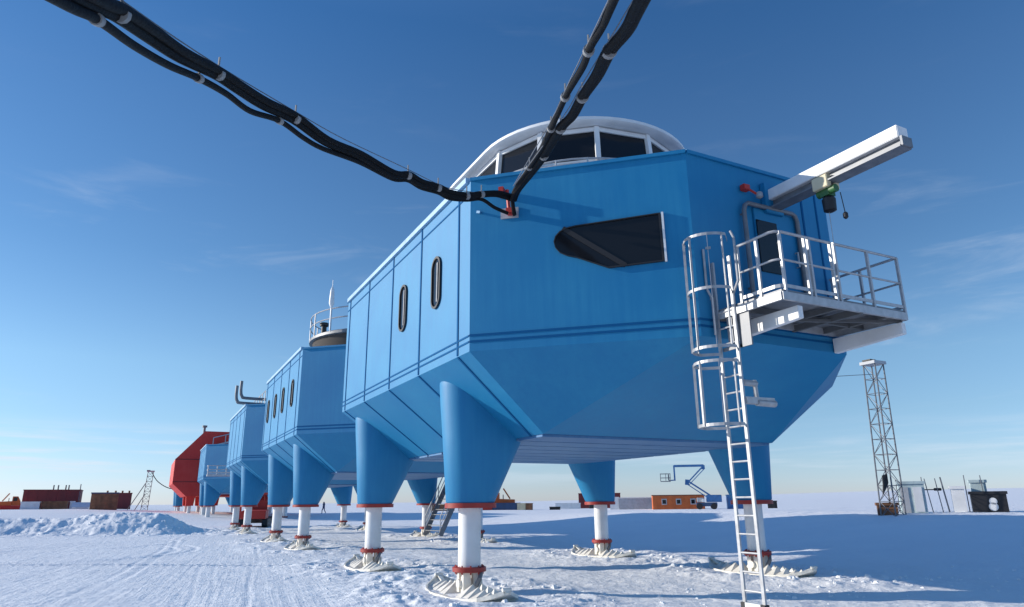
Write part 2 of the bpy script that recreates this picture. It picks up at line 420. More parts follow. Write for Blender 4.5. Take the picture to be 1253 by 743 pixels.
def build_leg(s, ly, parent):
    rings = [cowl_ring(1,1.80,4.56,3.55,.47), cowl_ring(1,1.83,4.58,3.53,.49), cowl_ring(1,3.2,4.68,2.83,.53), cowl_ring(1,3.9,4.74,2.45,.56), cowl_ring(1,4.22,4.76,2.6,.57),cowl_ring(1,4.45,4.77,3.3,.57),cowl_ring(1,4.62,4.72,3.75,.46)]
    # keep cowl top inside the sloping underside
    b = MB().loft(rings)
    if s < 0: b.v = [(-x, y, z) for x, y, z in b.v]
    lg = b.build('leg', BLUE, parent, smooth=True)
    lg.location = (0, ly, 0)
    ax = s*4.07
    f = MB().loft([cowl_ring(1,1.70,4.60,3.50,.50), cowl_ring(1,1.80,4.60,3.50,.50)])
    if s < 0: f.v = [(-x, y, z) for x, y, z in f.v]
    f.build('collar', FLANGE, lg, smooth=True)
    MB().lathe((ax,0,0), [(.235,.52),(.235,1.74)], 28).build('post', WHITE, lg, smooth=True)
    f2 = MB().lathe((ax,0,0), [(.33,.44),(.35,.45),(.35,.53),(.33,.54)], 28)
    for k in range(10):
        a = k*.628; f2.tube([(ax+.29*math.cos(a), .29*math.sin(a), .40),(ax+.29*math.cos(a), .29*math.sin(a), .57)], .018, 6)
    f2.build('flange', FLANGE, lg, smooth=True)
    k = MB()
    k.box((ax-.20,-.16,.05),(ax-.03,-.04,.44)); k.box((ax+.03,-.16,.05),(ax+.20,-.04,.44))
    k.box((ax-.20,.06,.05),(ax-.09,.18,.44)); k.box((ax+.12,.06,.2),(ax+.24,.18,.44))
    k.tube([(ax-.26,0,.22),(ax+.26,0,.22)], .09, 12)
    k.build('shackle', SKIW, lg, smooth=True)
    MB().tube([(ax+.05,-.24,.18),(ax+.1,-.30,.33),(ax+.16,-.24,.44)], .05, 8).build('jack', STEELD, lg, smooth=True)
    sk = build_ski(lg); sk.location = (ax, 0, -.055)
    for c in lg.children:
        if c.name.startswith('gusset'): c.location = (ax, 0, -.055)
    return lg
def build_module(label):
    t = thing('station_module', label, 'building', group='blue research modules standing on ski legs')
    P = PLAN; n = 8
    w = MB(); w.add([(x,y,RIM) for x,y in P]+[(x,y,HT) for x,y in P], [(i,(i+1)%n,(i+1)%n+n,i+n) for i in range(n)]); w.build('wall', BLUE, t)
    Pa, Q, Qf, Pf = (-PW,PY,ZB),(PW,PY,ZB),(PW,L-PY,ZB),(-PW,L-PY,ZB)
    V = [(x,y,RIM) for x,y in P]+[Pa,Q,Qf,Pf]   # 0..7, 8 P, 9 Q, 10 Qf, 11 Pf
    u = MB().add(V, [(0,1,8),(1,2,8),(2,9,8),(2,3,9),(3,4,10,9),(4,5,10),(5,6,10),(6,11,10),(6,7,11),(7,0,8,11)]); u.build('underside', BLUE, t)
    f = MB()
    ny = 8; y0, y1 = PY+.03, L-PY-.03; st = (y1-y0)/ny
    for i in range(ny): f.box((-PW+.02, y0+i*st+.045, ZB-.05), (PW-.02, y0+(i+1)*st-.045, ZB+.02))
    f.build('floor_panel', BLUE_B, t, bevel=.006)
    fb = MB().add([(-PW,PY,ZB),(PW,PY,ZB),(PW,L-PY,ZB),(-PW,L-PY,ZB)], [(0,1,2,3)])
    fb.v = [(x,y,z+.004) for x,y,z in fb.v]; fb.build('floor_joint', JOINT, t)
    rf = MB(); rf.prism([(x*.985,y if 0<=y<=L else (y+.03 if y<0 else y-.03),HT-.02) for x,y in P], (0,0,.07)); rf.build('roof', TRIM, t)
    # roof capping along the sides
    for s in (-1, 1): MB().bar((s*(W-.01),.1,HT+.06),(s*(W-.01),L-.1,HT+.06),.16,.12).build('side_capping', TRIM, t)
    cp = MB()
    for i in range(8):
        if i in (3, 7):
            cp.build('roof_capping', BLUE, t); cp = MB(); continue
        a = P[i]; b_ = P[(i+1) % 8]; cp.bar((a[0],a[1],HT+.03),(b_[0],b_[1],HT+.03),.10,.07)
    j = MB()
    for s in (-1, 1):
        X = s*W; nx = s*.012
        for y in SEAMY:
            j.box((min(X,X+nx*1.5), y-.03, RIM+.02), (max(X,X+nx*1.5), y+.03, HT+.16))
            # same joint carried down the sloping underside
            yb = PY+(y/L)*(L-2*PY)
            a = Vector((X,y,RIM)); b_ = Vector((s*PW,yb,ZB)); nn = Vector((s*(RIM-ZB),0,-(W-PW))).normalized()*.006
            j.bar(a+nn, b_+nn, .06, .02, upv=nn)
        for z, th in ((RIM+.17,.035),(RIM+.29,.035),(HT-.30,.035)):
            j.box((min(X,X+nx), .02, z), (max(X,X+nx), L-.02, z+th))
    for i in (0, 1, 2, 4, 5, 6):
        a = Vector((*P[i],0)); b_ = Vector((*P[(i+1) % 8],0)); d = (b_-a).normalized(); nn = Vector((d.y,-d.x,0))*.004
        for z in (RIM+.19, RIM+.31): j.bar(a+nn+Vector((0,0,z)), b_+nn+Vector((0,0,z)), .014, .04)
    j.build('panel_joint', JOINT, t)
    for ly in (2.16, 9.25):
        for s in (-1, 1): build_leg(s, ly, t)
    return t
m1 = build_module('nearest and largest blue module, with a glazed dome, a caged ladder and a steel platform')
def place(src, label, loc):
    c = copy_tree(src); c.location = loc; c['label'] = label; return c
m2 = place(m1, 'second blue module from the front, with four oval side windows and a railed roof ring', (0, 17.54, 0))
m3 = place(m1, 'third blue module, without side windows, two bent grey pipes on its roof', (0, 36.56, 0))
m4 = place(m1, 'fourth blue module, small and far, with a pale balcony in front of the red building', (0, 70.8, .0))
m5 = place(m1, 'farthest blue module, only pale blue legs showing below the left of the red building', (-1.8, 103, .0))

# ---- oval side windows
def oval(yc, zc, parent, x=-W, hh=.60, hw=.27):
    def ring(h_, w_, xx, n=32):
        o = []
        for k in range(n):
            a = 2*math.pi*k/n; cz = (h_-w_) if math.sin(a) >= 0 else -(h_-w_)
            o.append((xx, yc+w_*math.cos(a), zc+cz+w_*math.sin(a)))
        return o
    b = MB(); a, c, d, e = ring(hh, hw, x-.004), ring(hh, hw, x-.05), ring(hh-.05, hw-.05, x-.05), ring(hh-.05, hw-.05, x-.018)
    b.loft([a, c, d, e], close=False)
    w = b.build('window', BLACK, parent, smooth=True)
    g = MB(); r_ = ring(hh-.045, hw-.045, x-.020); g.add(r_, [tuple(range(len(r_)))]); g.build('glass', GLASS, w)
    st = MB(); st.bar((x-.03, yc-.08, zc-hh+.14), (x-.03, yc-.08, zc+hh-.16), .06, .02, upv=(1,0,0)); st.build('blind', STEELD, w)
for y in (1.80, 4.08): oval(y, 6.47, m1)
for y in (1.7, 4.1, 6.3, 8.6): oval(y, 6.5, m2, hw=.27)

# ---- angular window on the front chamfer of the nearest module
dab = Vector((E_*-1+W, -D, 0)).normalized(); nab = Vector((dab.y, -dab.x, 0)); A0 = Vector((-W, 0, 0)); LAB = math.hypot(W-E_, D)
def on_ab(t, z, off): return A0+dab*(t*LAB)+Vector((0,0,z))+nab*off
outline = [(.875,6.00),(.872,6.955),(.50,6.885),(.455,6.86),(.425,6.80),(.405,6.71),(.397,6.60),(.403,6.48),(.422,6.37),(.455,6.29),(.50,6.23),(.637,5.965)]
b = MB(); inn = []
cx_ = sum(p[0] for p in outline)/12; cz_ = sum(p[1] for p in outline)/12
ring0 = [on_ab(t, z, .003) for t, z in outline]; ring1 = [on_ab(t, z, .05) for t, z in outline]
sm = [(cx_+(t-cx_)*.975, cz_+(z-cz_)*.955) for t, z in outline]
ring2 = [on_ab(t, z, .05) for t, z in sm]; ring3 = [on_ab(t, z, .012) for t, z in sm]
b.loft([ring0, ring1, ring2, ring3], close=False)
wn = b.build('window', BLACK, m1); wn['label'] = 'large dark angular window with one rounded end'
g = MB(); g.add([on_ab(t, z, .014) for t, z in sm], [tuple(range(12))]); g.build('glass', GLASS, wn)
MB().bar(on_ab(.44,6.86,.024), on_ab(.71,5.99,.024), .02, .09, upv=(0,0,1)).build('glazing_bar', BLACK, wn)
MB().bar(on_ab(.882,5.99,.03), on_ab(.880,6.96,.03), .04, .05, upv=nab).build('edge_strip', WHITE, wn)

# ---- glazed dome on the roof of the nearest module
def stadium(cx, cy, r, z, y1, n=28, k0=0):
    p = [(cx-r*math.cos(math.pi*k/n), cy-r*math.sin(math.pi*k/n), z) for k in range(n+1)]
    q = [(cx+r*math.cos(math.pi*k/n), y1+r*math.sin(math.pi*k/n), z) for k in range(n+1)]
    return p+q
DC = (-.90, 2.20); DY1 = 4.3
def dome(parent):
    # white domed cap with an overhanging rolled edge
    rings = [stadium(*DC, 2.5, 10.16, DY1), stadium(*DC, 2.72, 10.14, DY1), stadium(*DC, 2.80, 10.18, DY1), stadium(*DC, 2.80, 10.25, DY1), stadium(*DC, 2.74, 10.29, DY1), stadium(*DC, 2.3, 10.31, DY1), stadium(*DC, 1.4, 10.34, DY1), stadium(*DC, .5, 10.36, DY1)]
    rl = MB().loft(rings).build('roof_light', WHITE, parent, smooth=True); rl['label'] = 'white domed roof light ringed with dark glazing'
    # faceted glazing under it
    def pt(k, z, r): a = math.pi*(k)/6+.10; return Vector((DC[0]-r*math.cos(a), DC[1]-r*math.sin(a), z))
    low, rad, radb = 8.2, 2.50, 2.58
    pts_t = [pt(k, 10.13, rad) for k in np.arange(0, 6.01, 1)]; pts_b = [pt(k, 9.22, radb) for k in np.arange(0, 6.01, 1)]
    a, b_ = Vector((DC[0]-rad, DY1, 10.17)), Vector((DC[0]-radb, DY1, 9.0)); c, d = Vector((DC[0]+rad, DY1, 10.17)), Vector((DC[0]+radb, DY1, 9.0))
    T = [a]+pts_t+[c]; Bt = [b_]+pts_b+[d]
    for i in range(len(T)-1):
        q = MB().add([Bt[i],Bt[i+1],T[i+1],T[i]], [(0,1,2,3)]).build('pane', GLASS, rl)
    fr = MB()
    for i in range(len(T)):
        c_ = Vector((DC[0], DC[1], 0)); o = (Vector((T[i].x,T[i].y,0))-c_).normalized()*.03
        fr.bar(Bt[i]+o, T[i]+o, .11, .10, upv=o)
    for i in range(len(T)-1):
        fr.bar(T[i]-Vector((0,0,.05)), T[i+1]-Vector((0,0,.05)), .10, .10); fr.bar(Bt[i], Bt[i+1], .12, .10)
        for f in (.5,):
            pass
    fr.build('mullion', WHITE, rl)
    dr = MB().loft([stadium(*DC, 2.62, 8.12, DY1), stadium(*DC, 2.70, 9.02, DY1)]).build('upstand', WHITE, rl, smooth=True)
    hr = MB()
    rp = [(DC[0]-2.74*math.cos(math.pi*k/24), DC[1]-2.74*math.sin(math.pi*k/24), 9.22) for k in range(25)]
    hr.tube([(DC[0]-2.74, DY1, 9.22)]+rp, .025, 6)
    hr.tube([(DC[0]-2.74, DY1, 9.10)]+[(x,y,9.10) for x,y,z in rp], .025, 6)
    for k in range(0, 25, 2): hr.tube([(rp[k][0],rp[k][1],8.15),(rp[k][0],rp[k][1],9.24)], .022, 6)
    hr.build('handrail', STEEL, rl, smooth=True)
dome(m1)

# ---- far-end face: door, frame pipe, floodlight
YF = -D
dr = MB(); dr.box((-.30, YF-.045, 5.12), (.85, YF-.004, 7.30)); door = dr.build('door', BLUE, m1, bevel=.01)
MB().box((-.28, YF-.07, 5.98), (.27, YF-.047, 7.05)).build('glass', GLASS, door, bevel=.008)
MB().tube([(.72,YF-.05,6.2),(.72,YF-.11,6.2),(.72,YF-.11,6.5),(.72,YF-.05,6.5)], .018, 6).build('handle', STEEL, door)
fp = MB(); fp.tube([(-.62,YF-.10,5.25),(-.62,YF-.10,7.15),(-.58,YF-.10,7.27),(-.50,YF-.10,7.33),(.70,YF-.10,7.33),(.79,YF-.10,7.29),(.83,YF-.10,7.18),(.83,YF-.10,5.25)], .045, 10)
for z in (5.6, 6.5, 7.1):
    for x in (-.62, .83): fp.tube([(x,YF-.10,z),(x,YF-.003,z)], .02, 6)
fp.build('grab_frame', STEELD, m1, smooth=True)
sh = MB(); sh.box((1.12,YF-.012,RIM+.4),(1.17,YF-.002,HT-.03)); sh.box((1.55,YF-.012,RIM+.4),(1.59,YF-.002,HT-.03)); sh.build('cladding_joint', JOINT, m1)

# ---- hoist beam
hb = MB()
BX = .22; Z0 = 7.53
hb.box((BX-.14, YF-2.85, Z0-.02), (BX+.14, YF-.10, Z0+.20)); 
hoist = hb.build('hoist_beam', WHITE, m1, bevel=.012)
hf = MB(); hf.box((BX-.03, YF-2.80, Z0-.17),(BX+.03, YF-.12, Z0-.021)); hf.box((BX-.15, YF-2.86, Z0-.20),(BX+.15, YF-.10, Z0-.172))
hf.build('rail', STEELD, hoist)
he = MB(); he.box((BX-.13,YF-2.90,Z0-.19),(BX+.13,YF-2.862,Z0-.02)); he.build('end_stop', STEELD, hoist)
tr = MB(); ty = YF-1.30
tr.box((BX-.17,ty-.16,Z0-.30),(BX-.05,ty+.16,Z0-.06)); tr.box((BX+.05,ty-.16,Z0-.30),(BX+.17,ty+.16,Z0-.06)); tr.build('trolley', CREAM, hoist, bevel=.01)
gm = MB(); gm.tube([(BX-.02,ty-.22,Z0-.34),(BX-.02,ty+.16,Z0-.34)], .075, 14); gm.box((BX-.09,ty-.10,Z0-.43),(BX+.10,ty+.08,Z0-.27)); gm.build('chain_hoist', GREEN, hoist, smooth=True)
MB().lathe((BX,ty-.02,Z0-.74), [(.05,0),(.11,.03),(.12,.25),(.08,.30)], 14).build('chain_bag', BLACK, hoist, smooth=True)
pn = MB(); pn.tube([(BX+.1,ty-.2,Z0-.4),(BX+.12,ty-.22,Z0-.80)], .008, 5); pn.lathe((BX+.12,ty-.22,Z0-.92), [(.02,0),(.045,.03),(.045,.1),(.02,.13)], 10); pn.build('pendant', BLACK, hoist, smooth=True)
ch = MB()
ch.tube([(BX-.01,ty,Z0-.74),(BX-.02,ty,5.4)], .006, 5); ch.build('chain', STEEL, hoist)
bk = MB(); bk.box((BX-.24,YF-.12,Z0-.30),(BX+.24,YF-.004,Z0+.34)); bk.build('mounting_plate', BLUE, hoist, bevel=.01)
fl = MB(); fl.box((-.58,YF-.14,7.60),(-.42,YF-.02,7.72)); fl.tube([(-.43,YF-.10,7.64),(-.26,YF-.13,7.56)], .025, 8)
fl.build('lamp_bracket', REDSTEEL, m1, bevel=.01)
MB().lathe((-.22,YF-.16,7.46), [(.03,0),(.07,.03),(.06,.12),(.03,.14)], 12).build('floodlight', STEEL, m1, smooth=True)

# ---- platform
PX0, PX1, PYO, PZ = -1.50, 1.62, -4.36, 5.05
pf = MB()
pf.box((PX0, PYO, PZ-.03), (PX1, YF-.02, PZ+.01))
plat = pf.build('platform', STEELD, m1)
ed = MB()
for a, b_ in (((PX0,PYO),(PX1,PYO)),((PX0,PYO),(PX0,YF-.03)),((PX1,PYO),(PX1,YF-.03)),((PX0,YF-.06),(PX1,YF-.06))):
    ed.bar((a[0],a[1],PZ-.10),(b_[0],b_[1],PZ-.10),.05,.135); 
ed.build('edge_beam', STEEL, plat); ed = MB(); ed.bar((.4,PYO,PZ-.13),(.4,YF-.03,PZ-.13),.06,.12); ed.bar((PX0,YF-.1,PZ-.17),(PX1,PYO+.1,PZ-.17),.05,.05); ed.bar((PX0,-3.5,PZ-.1),(PX1,-3.5,PZ-.1),.05,.10)
ed.bar((-.1,PYO,PZ-.1),(-.1,YF,PZ-.1),.05,.10); ed.bar((1.2,PYO,PZ-.1),(1.2,YF,PZ-.1),.05,.10)
ed.build('joist', GREYD, plat)
for x in (PX0+.42, PX1-.07):
    q = MB(); q.prism([(x-.06,YF-.02,PZ-.50),(x-.06,YF-.02,PZ-.21),(x-.06,PYO+.03,PZ-.21),(x-.06,PYO+.03,PZ-.42)], (.12,0,0)); q.build('bracket', WHITE, plat, bevel=.008)
def rail_run(pts, name, posts, parent, z=PZ, hgt=1.02, mat_=STEEL):
    r_ = MB(); r_.tube([(x,y,z+hgt) for x,y in pts], .026, 8); r_.tube([(x,y,z+hgt*.52) for x,y in pts], .020, 8)
    for x, y in posts: r_.box((x-.022,y-.022,z-.16),(x+.022,y+.022,z+hgt))
    for i in range(len(pts)-1): r_.bar((*pts[i],z+.08),(*pts[i+1],z+.08),.012,.06)
    return r_.build(name, mat_, parent, smooth=True)
rail_run([(PX0,-3.52),(PX0,PYO+.12),(PX0+.04,PYO+.04),(PX0+.12,PYO),(-.16,PYO)], 'railing', [(PX0,-3.52),(PX0,-3.95),(PX0+.10,PYO),(-.82,PYO),(-.72,PYO),(-.18,PYO)], plat)
rail_run([(-.10,PYO),(PX1,PYO),(PX1,YF-.05)], 'railing', [(-.08,PYO),(.78,PYO),(PX1,PYO),(PX1,-3.6),(PX1,YF-.10)], plat)
# ---- caged ladder on the platform's left end (climbs in the y-z plane)
LX, LY0, LY1 = -1.53, -2.93, -3.34
lad = MB()
for y in (LY0, LY1):
    lad.box((LX-.018,y-.03,.24),(LX+.018,y+.03,5.95))
ladder = lad.build('ladder', STEEL, m1); ladder['label'] = 'tall galvanised access ladder with two safety cages'
z = .42
while z < 5.1:
    MB().tube([(LX,LY0,z),(LX,LY1,z)], .016, 8).build('rung', STEEL, ladder, smooth=True); z += .285
MB().box((LX-.05,LY1+.04,.17),(LX+.05,LY0-.04,.25)).build('foot_plate', WHITE, ladder)
for y in (LY0, LY1): MB().box((LX-.05,y-.045,.08),(LX+.05,y+.045,.25)).build('rubber_foot', BLACK, ladder)
def hoop(z, rad, parent, yc=None, flare=0):
    yc = (LY0+LY1)/2 if yc is None else yc
    pts = [(LX, LY0+flare, z)]
    for k in range(17):
        a = math.pi*k/16; pts.append((LX-.25-rad*1.05*math.sin(a)*1.0, yc+rad*math.cos(a), z))
    pts.append((LX, LY1-flare, z))
    h_ = MB(); 
    for i in range(len(pts)-1): h_.bar(pts[i], pts[i+1], .008, .05)
    return h_.build('cage_hoop', STEEL, parent)
CR = .42
def cage(zs, vz0, vz1):
    for z in zs: hoop(z, CR, ladder)
    for k in (1, 4, 8, 12, 15):
        a = math.pi*k/16; x = LX-.25-CR*1.05*math.sin(a); y = (LY0+LY1)/2+CR*math.cos(a)
        MB().bar((x,y,vz0),(x,y,vz1),.045,.010, upv=(math.cos(a),math.sin(a),0)).build('cage_strap', STEEL, ladder)
cage((6.25, 5.28, 4.26), 4.24, 6.27)
cage((4.02, 2.98), 2.96, 4.04)
# handrails where the cage opens on to the platform
hr = MB()
hr.tube([(LX,LY1-.02,4.6),(LX,LY1-.02,5.25),(LX,LY1-.16,5.45),(LX,LY1-.16,6.25),(LX+.02,LY1-.08,6.4)], .022, 8)
hr.tube([(LX-.1,LY0-.02,4.6),(LX-.1,LY0-.02,5.25),(LX-.16,LY0+.03,5.45),(LX-.16,LY0+.03,6.2)], .022, 8)
hr.build('grab_rail', STEEL, ladder, smooth=True)
bp_ = MB(); bp_.box((LX+.04,-3.62,4.30),(LX+.07,-3.36,4.98)); bp_.box((LX+.04,-3.22,4.35),(LX+.07,-3.10,4.95)); bp_.box((LX+.04,-3.4,4.30),(LX+.07,-2.95,4.36)); bp_.box((LX+.02,-3.5,PZ-.1),(LX+.3,-2.9,PZ-.04)); bp_.build('side_plate', STEELD, ladder)
# stowed fold-out bracket arms below
ar = MB(); ar.tube([(LX+.02,LY1,3.70),(LX+.42,LY1+.1,3.72)], .055, 8); ar.tube([(LX+.40,LY1+.1,3.78),(LX+.42,LY1+.1,3.42)], .04, 8); ar.bar((LX+.02,LY1,3.40),(LX+.72,LY1+.05,3.42),.12,.11); ar.tube([(LX+.3,LY1,3.38),(LX+.74,LY1+.02,3.38)], .06, 10)
ar.build('stay_arm', STEEL, ladder, smooth=True)

# ---- cable anchor on the front chamfer
an = MB(); a_ = on_ab(.155,7.25,.004); 
an.add([on_ab(.150,7.42,.004),on_ab(.150,7.20,.004),on_ab(.235,7.20,.004),on_ab(.235,7.42,.004),on_ab(.150,7.42,.03),on_ab(.150,7.20,.03),on_ab(.235,7.20,.03),on_ab(.235,7.42,.03)],[(0,1,2,3),(4,5,6,7),(0,1,5,4),(1,2,6,5),(2,3,7,6),(3,0,4,7)])
anc = an.build('anchor_plate', STEEL, m1)
sb = MB(); sb.bar(on_ab(.20,7.30,.03), on_ab(.20,7.30,.20), .12, .10); sb.bar(on_ab(.165,7.72,.02), on_ab(.165,7.72,.24), .10, .16); sb.bar(on_ab(.20,7.22,.16), on_ab(.19,7.75,.16), .05,.05); sb.build('shackle', REDSTEEL, anc)
dt = MB(); dt.bar(on_ab(.035,7.42,.01), on_ab(.055,7.38,.06), .05,.05); dt.build('roof_eye', BLUE, m1)

# ---- smooth cable routing helper
def spline(pts, k=6):
    P = [Vector(p) for p in pts]; out = []
    for i in range(len(P)-1):
        p0 = P[max(i-1,0)]; p1 = P[i]; p2 = P[i+1]; p3 = P[min(i+2,len(P)-1)]
        for j in range(k):
            t = j/k; out.append(.5*((2*p1)+(p2-p0)*t+(2*p0-5*p1+4*p2-p3)*t*t+(3*p1-p0-3*p2+p3)*t**3))
    out.append(P[-1]); return out
C1 = [(-12.804, -14.86, 1.963), (-11.943, -11.51, 2.853), (-11.298, -8.998, 3.94), (-10.868, -7.323, 4.865), (-10.755, -6.883, 5.129), (-10.575, -6.243, 5.442), (-10.367, -5.686, 5.689), (-10.052, -5.036, 6.004), (-9.829, -4.66, 6.137), (-9.503, -4.181, 6.297), (-9.082, -3.665, 6.498), (-8.56, -3.089, 6.597), (-7.976, -2.576, 6.773), (-7.313, -2.058, 6.849), (-6.994, -1.871, 6.976), (-6.707, -1.702, 6.98), (-6.331, -1.524, 7.046), (-6.065, -1.393, 7.049), (-5.674, -1.249, 7.142), (-5.338, -1.155, 7.284), (-4.93, -1.047, 7.422), (-4.568, -0.953, 7.442)]
C2 = [(-12.648, -15.395, 1.829), (-11.901, -11.971, 2.639), (-11.341, -9.404, 3.665), (-10.967, -7.692, 4.55), (-10.845, -7.133, 4.865), (-10.675, -6.483, 5.156), (-10.46, -5.834, 5.464), (-10.218, -5.278, 5.748), (-9.941, -4.76, 5.961), (-9.662, -4.314, 6.082), (-9.283, -3.828, 6.321), (-8.915, -3.385, 6.406), (-8.601, -3.057, 6.49), (-7.948, -2.487, 6.701), (-7.287, -1.984, 6.802), (-6.967, -1.796, 6.927), (-6.678, -1.627, 6.928), (-6.3, -1.448, 6.992), (-6.033, -1.318, 6.992), (-5.643, -1.18, 7.097), (-5.303, -1.079, 7.224), (-4.964, -0.936, 7.183), (-4.625, -0.816, 7.177)]
CW1 = [(-13.677, -14.634, 3.244), (-12.38, -11.203, 3.72), (-11.407, -8.629, 4.496), (-10.758, -6.914, 5.214), (-10.066, -5.084, 6.065), (-9.107, -3.72, 6.566), (-8.298, -2.889, 6.803), (-7.065, -1.948, 7.058), (-6.361, -1.558, 7.103), (-5.857, -1.342, 7.177), (-4.574, -0.964, 7.471)]
CLIP1 = [(-10.755, -6.883, 5.129), (-10.052, -5.036, 6.004), (-9.082, -3.665, 6.498), (-6.994, -1.871, 6.976), (-6.328, -1.518, 7.034), (-5.674, -1.249, 7.142), (-5.338, -1.155, 7.284)]
CLIP2 = [(-10.845, -7.133, 4.865), (-10.218, -5.278, 5.748), (-9.283, -3.828, 6.321)]
CLIPT1 = [(-10.757, -6.908, 5.205), (-10.067, -5.088, 6.071), (-9.107, -3.72, 6.566), (-7.065, -1.948, 7.058), (-6.361, -1.558, 7.103)]
R1 = [(-12.412, -18.038, 1.254), (-10.305, -13.885, 3.073), (-8.619, -10.562, 4.529), (-7.355, -8.07, 5.62), (-7.077, -7.522, 5.86), (-6.882, -7.042, 6.024), (-6.639, -6.545, 6.195), (-6.332, -5.75, 6.437), (-6.094, -5.151, 6.573), (-5.901, -4.65, 6.665), (-5.49, -3.679, 6.952), (-5.21, -2.868, 7.14), (-4.783, -1.502, 7.4), (-4.624, -1.026, 7.4), (-4.428, -0.725, 7.216)]
R2 = [(-12.419, -18.08, 1.27), (-10.234, -13.96, 3.072), (-8.485, -10.664, 4.514), (-7.174, -8.192, 5.596), (-6.843, -7.568, 5.869), (-6.673, -7.067, 6.034), (-6.366, -6.412, 6.254), (-6.109, -5.741, 6.457), (-5.885, -5.151, 6.582), (-5.791, -4.714, 6.66), (-5.303, -3.48, 7.012), (-5.018, -2.606, 7.202), (-4.701, -1.411, 7.407), (-4.594, -1.001, 7.383)]
RW1 = [(-12.156, -18.257, 1.494), (-10.169, -14.004, 3.215), (-8.58, -10.601, 4.592), (-7.388, -8.049, 5.624), (-6.977, -7.169, 5.98), (-6.428, -5.885, 6.395), (-5.996, -4.759, 6.644), (-4.86, -1.518, 7.393)]
RW2 = [(-11.902, -18.391, 1.438), (-9.955, -14.126, 3.174), (-8.397, -10.713, 4.562), (-7.228, -8.154, 5.604), (-6.823, -7.267, 5.965), (-6.335, -6.069, 6.355), (-5.924, -4.932, 6.619), (-4.879, -1.62, 7.377)]
CR1 = [(-6.862, -6.984, 6.041), (-6.285, -5.619, 6.472), (-5.903, -4.599, 6.679), (-5.138, -2.652, 7.184)]
CR2 = [(-6.664, -7.031, 6.047), (-6.118, -5.72, 6.461), (-5.791, -4.714, 6.66), (-5.303, -3.327, 7.044)]

def cable(name, label, pts, rad, clips, crad, mat_=RUBBER, cat='cable', group=None, offs=((0,0,0),), taper=None):
    sp = spline(pts, 6); t = thing(name, label, cat, pts[-1], 0, group); o0 = Vector(pts[-1])
    b = MB()
    for of in offs: b.tube([Vector(p)-o0+Vector(of)*(1+.1*math.sin(i*.25)) for i, p in enumerate(sp)], rad, 10)
    b.build('lagging', mat_, t, smooth=True)
    for c in clips:
        j = min(range(1, len(sp)-1), key=lambda i: (Vector(sp[i])-Vector(c)).length)
        d = (sp[j+1]-sp[j-1]).normalized(); p = sp[j]-o0
        k = MB(); k.tube([p-d*.035, p+d*.035], crad, 12); k.tube([p+Vector((0,0,crad*.8)), p+Vector((0,0,crad+.12))], .012, 5)
        k.build('clip', TAPE, t, smooth=True)
    return t
G1 = 'black lagged service cables slung to the nearest module'
cable('service_cable', 'thick black lagged cable to the upper left corner, upper of the left pair', C1, .045, CLIP1, .068, group=G1, offs=((.025,0,.03),(-.03,0,-.03)))
cable('service_cable', 'thinner black lagged cable to the upper left corner, lower of the left pair', C2, .034, CLIP2, .045, group=G1)
cable('service_cable', 'black lagged cable rising over the glazed dome, left one of the right pair', R1, .040, CR1, .058, group=G1)
cable('service_cable', 'thick black lagged cable rising over the glazed dome, right one of the right pair', R2, .046, CR2, .075, group=G1, offs=((.03,0,.01),(-.03,0,-.01)))
for pts, lb in ((CW1, 'thin messenger wire above the black cables going to the upper left corner'), (RW1, 'thin messenger wire beside the left cable rising over the dome'), (RW2, 'thin messenger wire beside the right cable rising over the dome')):
    tag(MB().tube(spline(pts, 4), .007, 5).build('messenger_wire', STEELD, smooth=True), lb, 'wire')

# ---- lattice masts
def lattice(name, label, base, top, w, n, top_plate=True, thick=.035, group=None, cat='mast'):
    t = thing(name, label, cat, base, 0, group)
    bv = Vector(base); tv = Vector(top)-bv
    cor = [(-1,-1),(1,-1),(1,1),(-1,1)]
    leg_pts = []
    for cx, cy in cor:
        a = Vector((cx*w/2, cy*w/2, -.3)); b_ = tv+Vector((cx*w*.42, cy*w*.42, 0)); leg_pts.append((a, b_))
        MB().tube([a, b_], thick*1.3, 8).build('leg', STEELD, t, smooth=True)
    br = MB()
    for i in range(n):
        f0, f1 = (i+.3)/(n+.3), (i+1.3)/(n+.3)
        for k in range(4):
            a0, b0 = leg_pts[k]; a1, b1 = leg_pts[(k+1) % 4]
            p, q = a0.lerp(b0, f0), a1.lerp(b1, f0); p2, q2 = a0.lerp(b0, f1), a1.lerp(b1, f1)
            br.tube([p2, q2], thick*.6, 5); br.tube([p, q2] if (i+k) % 2 else [q, p2], thick*.6, 5)
            if i < 2: br.tube([q, p2] if (i+k) % 2 else [p, q2], thick*.6, 5)
    br.build('bracing', STEELD, t)
    if top_plate:
        MB().box((tv.x-w*.62, tv.y-w*.55, tv.z-.02), (tv.x+w*.58, tv.y+w*.55, tv.z+.14)).build('head_platform', GREY, t, bevel=.01)
        MB().box((tv.x-w*.66, tv.y-w*.3, tv.z+.15), (tv.x-w*.1, tv.y+w*.3, tv.z+.22)).build('head_bracket', BLACK, t)
    return t
mb_ = (22.65, 11.15, H1(22.65, 11.15)-.02)
mast1 = lattice('lattice_mast', 'tall leaning grey lattice mast on the snow at the right, white block on top', mb_, (22.35, 10.75, 8.45), .78, 10, thick=.028)
fg = MB(); fg.add([(-.85,-.3,1.9),(-.45,-.3,2.0),(-.42,-.28,1.55),(-.75,-.25,1.2),(-.95,-.25,.95),(-.85,-.28,1.5),(-.60,-.22,1.7)],[(0,1,6),(1,2,6),(2,3,6),(3,4,5,6),(5,0,6)]); fgo = fg.build('drape', BLACK, mast1)
sol = fgo.modifiers.new('s','SOLIDIFY'); sol.thickness = .03
ml = (-10.35, 98.3, H1(-10.35, 98.3)-.02)
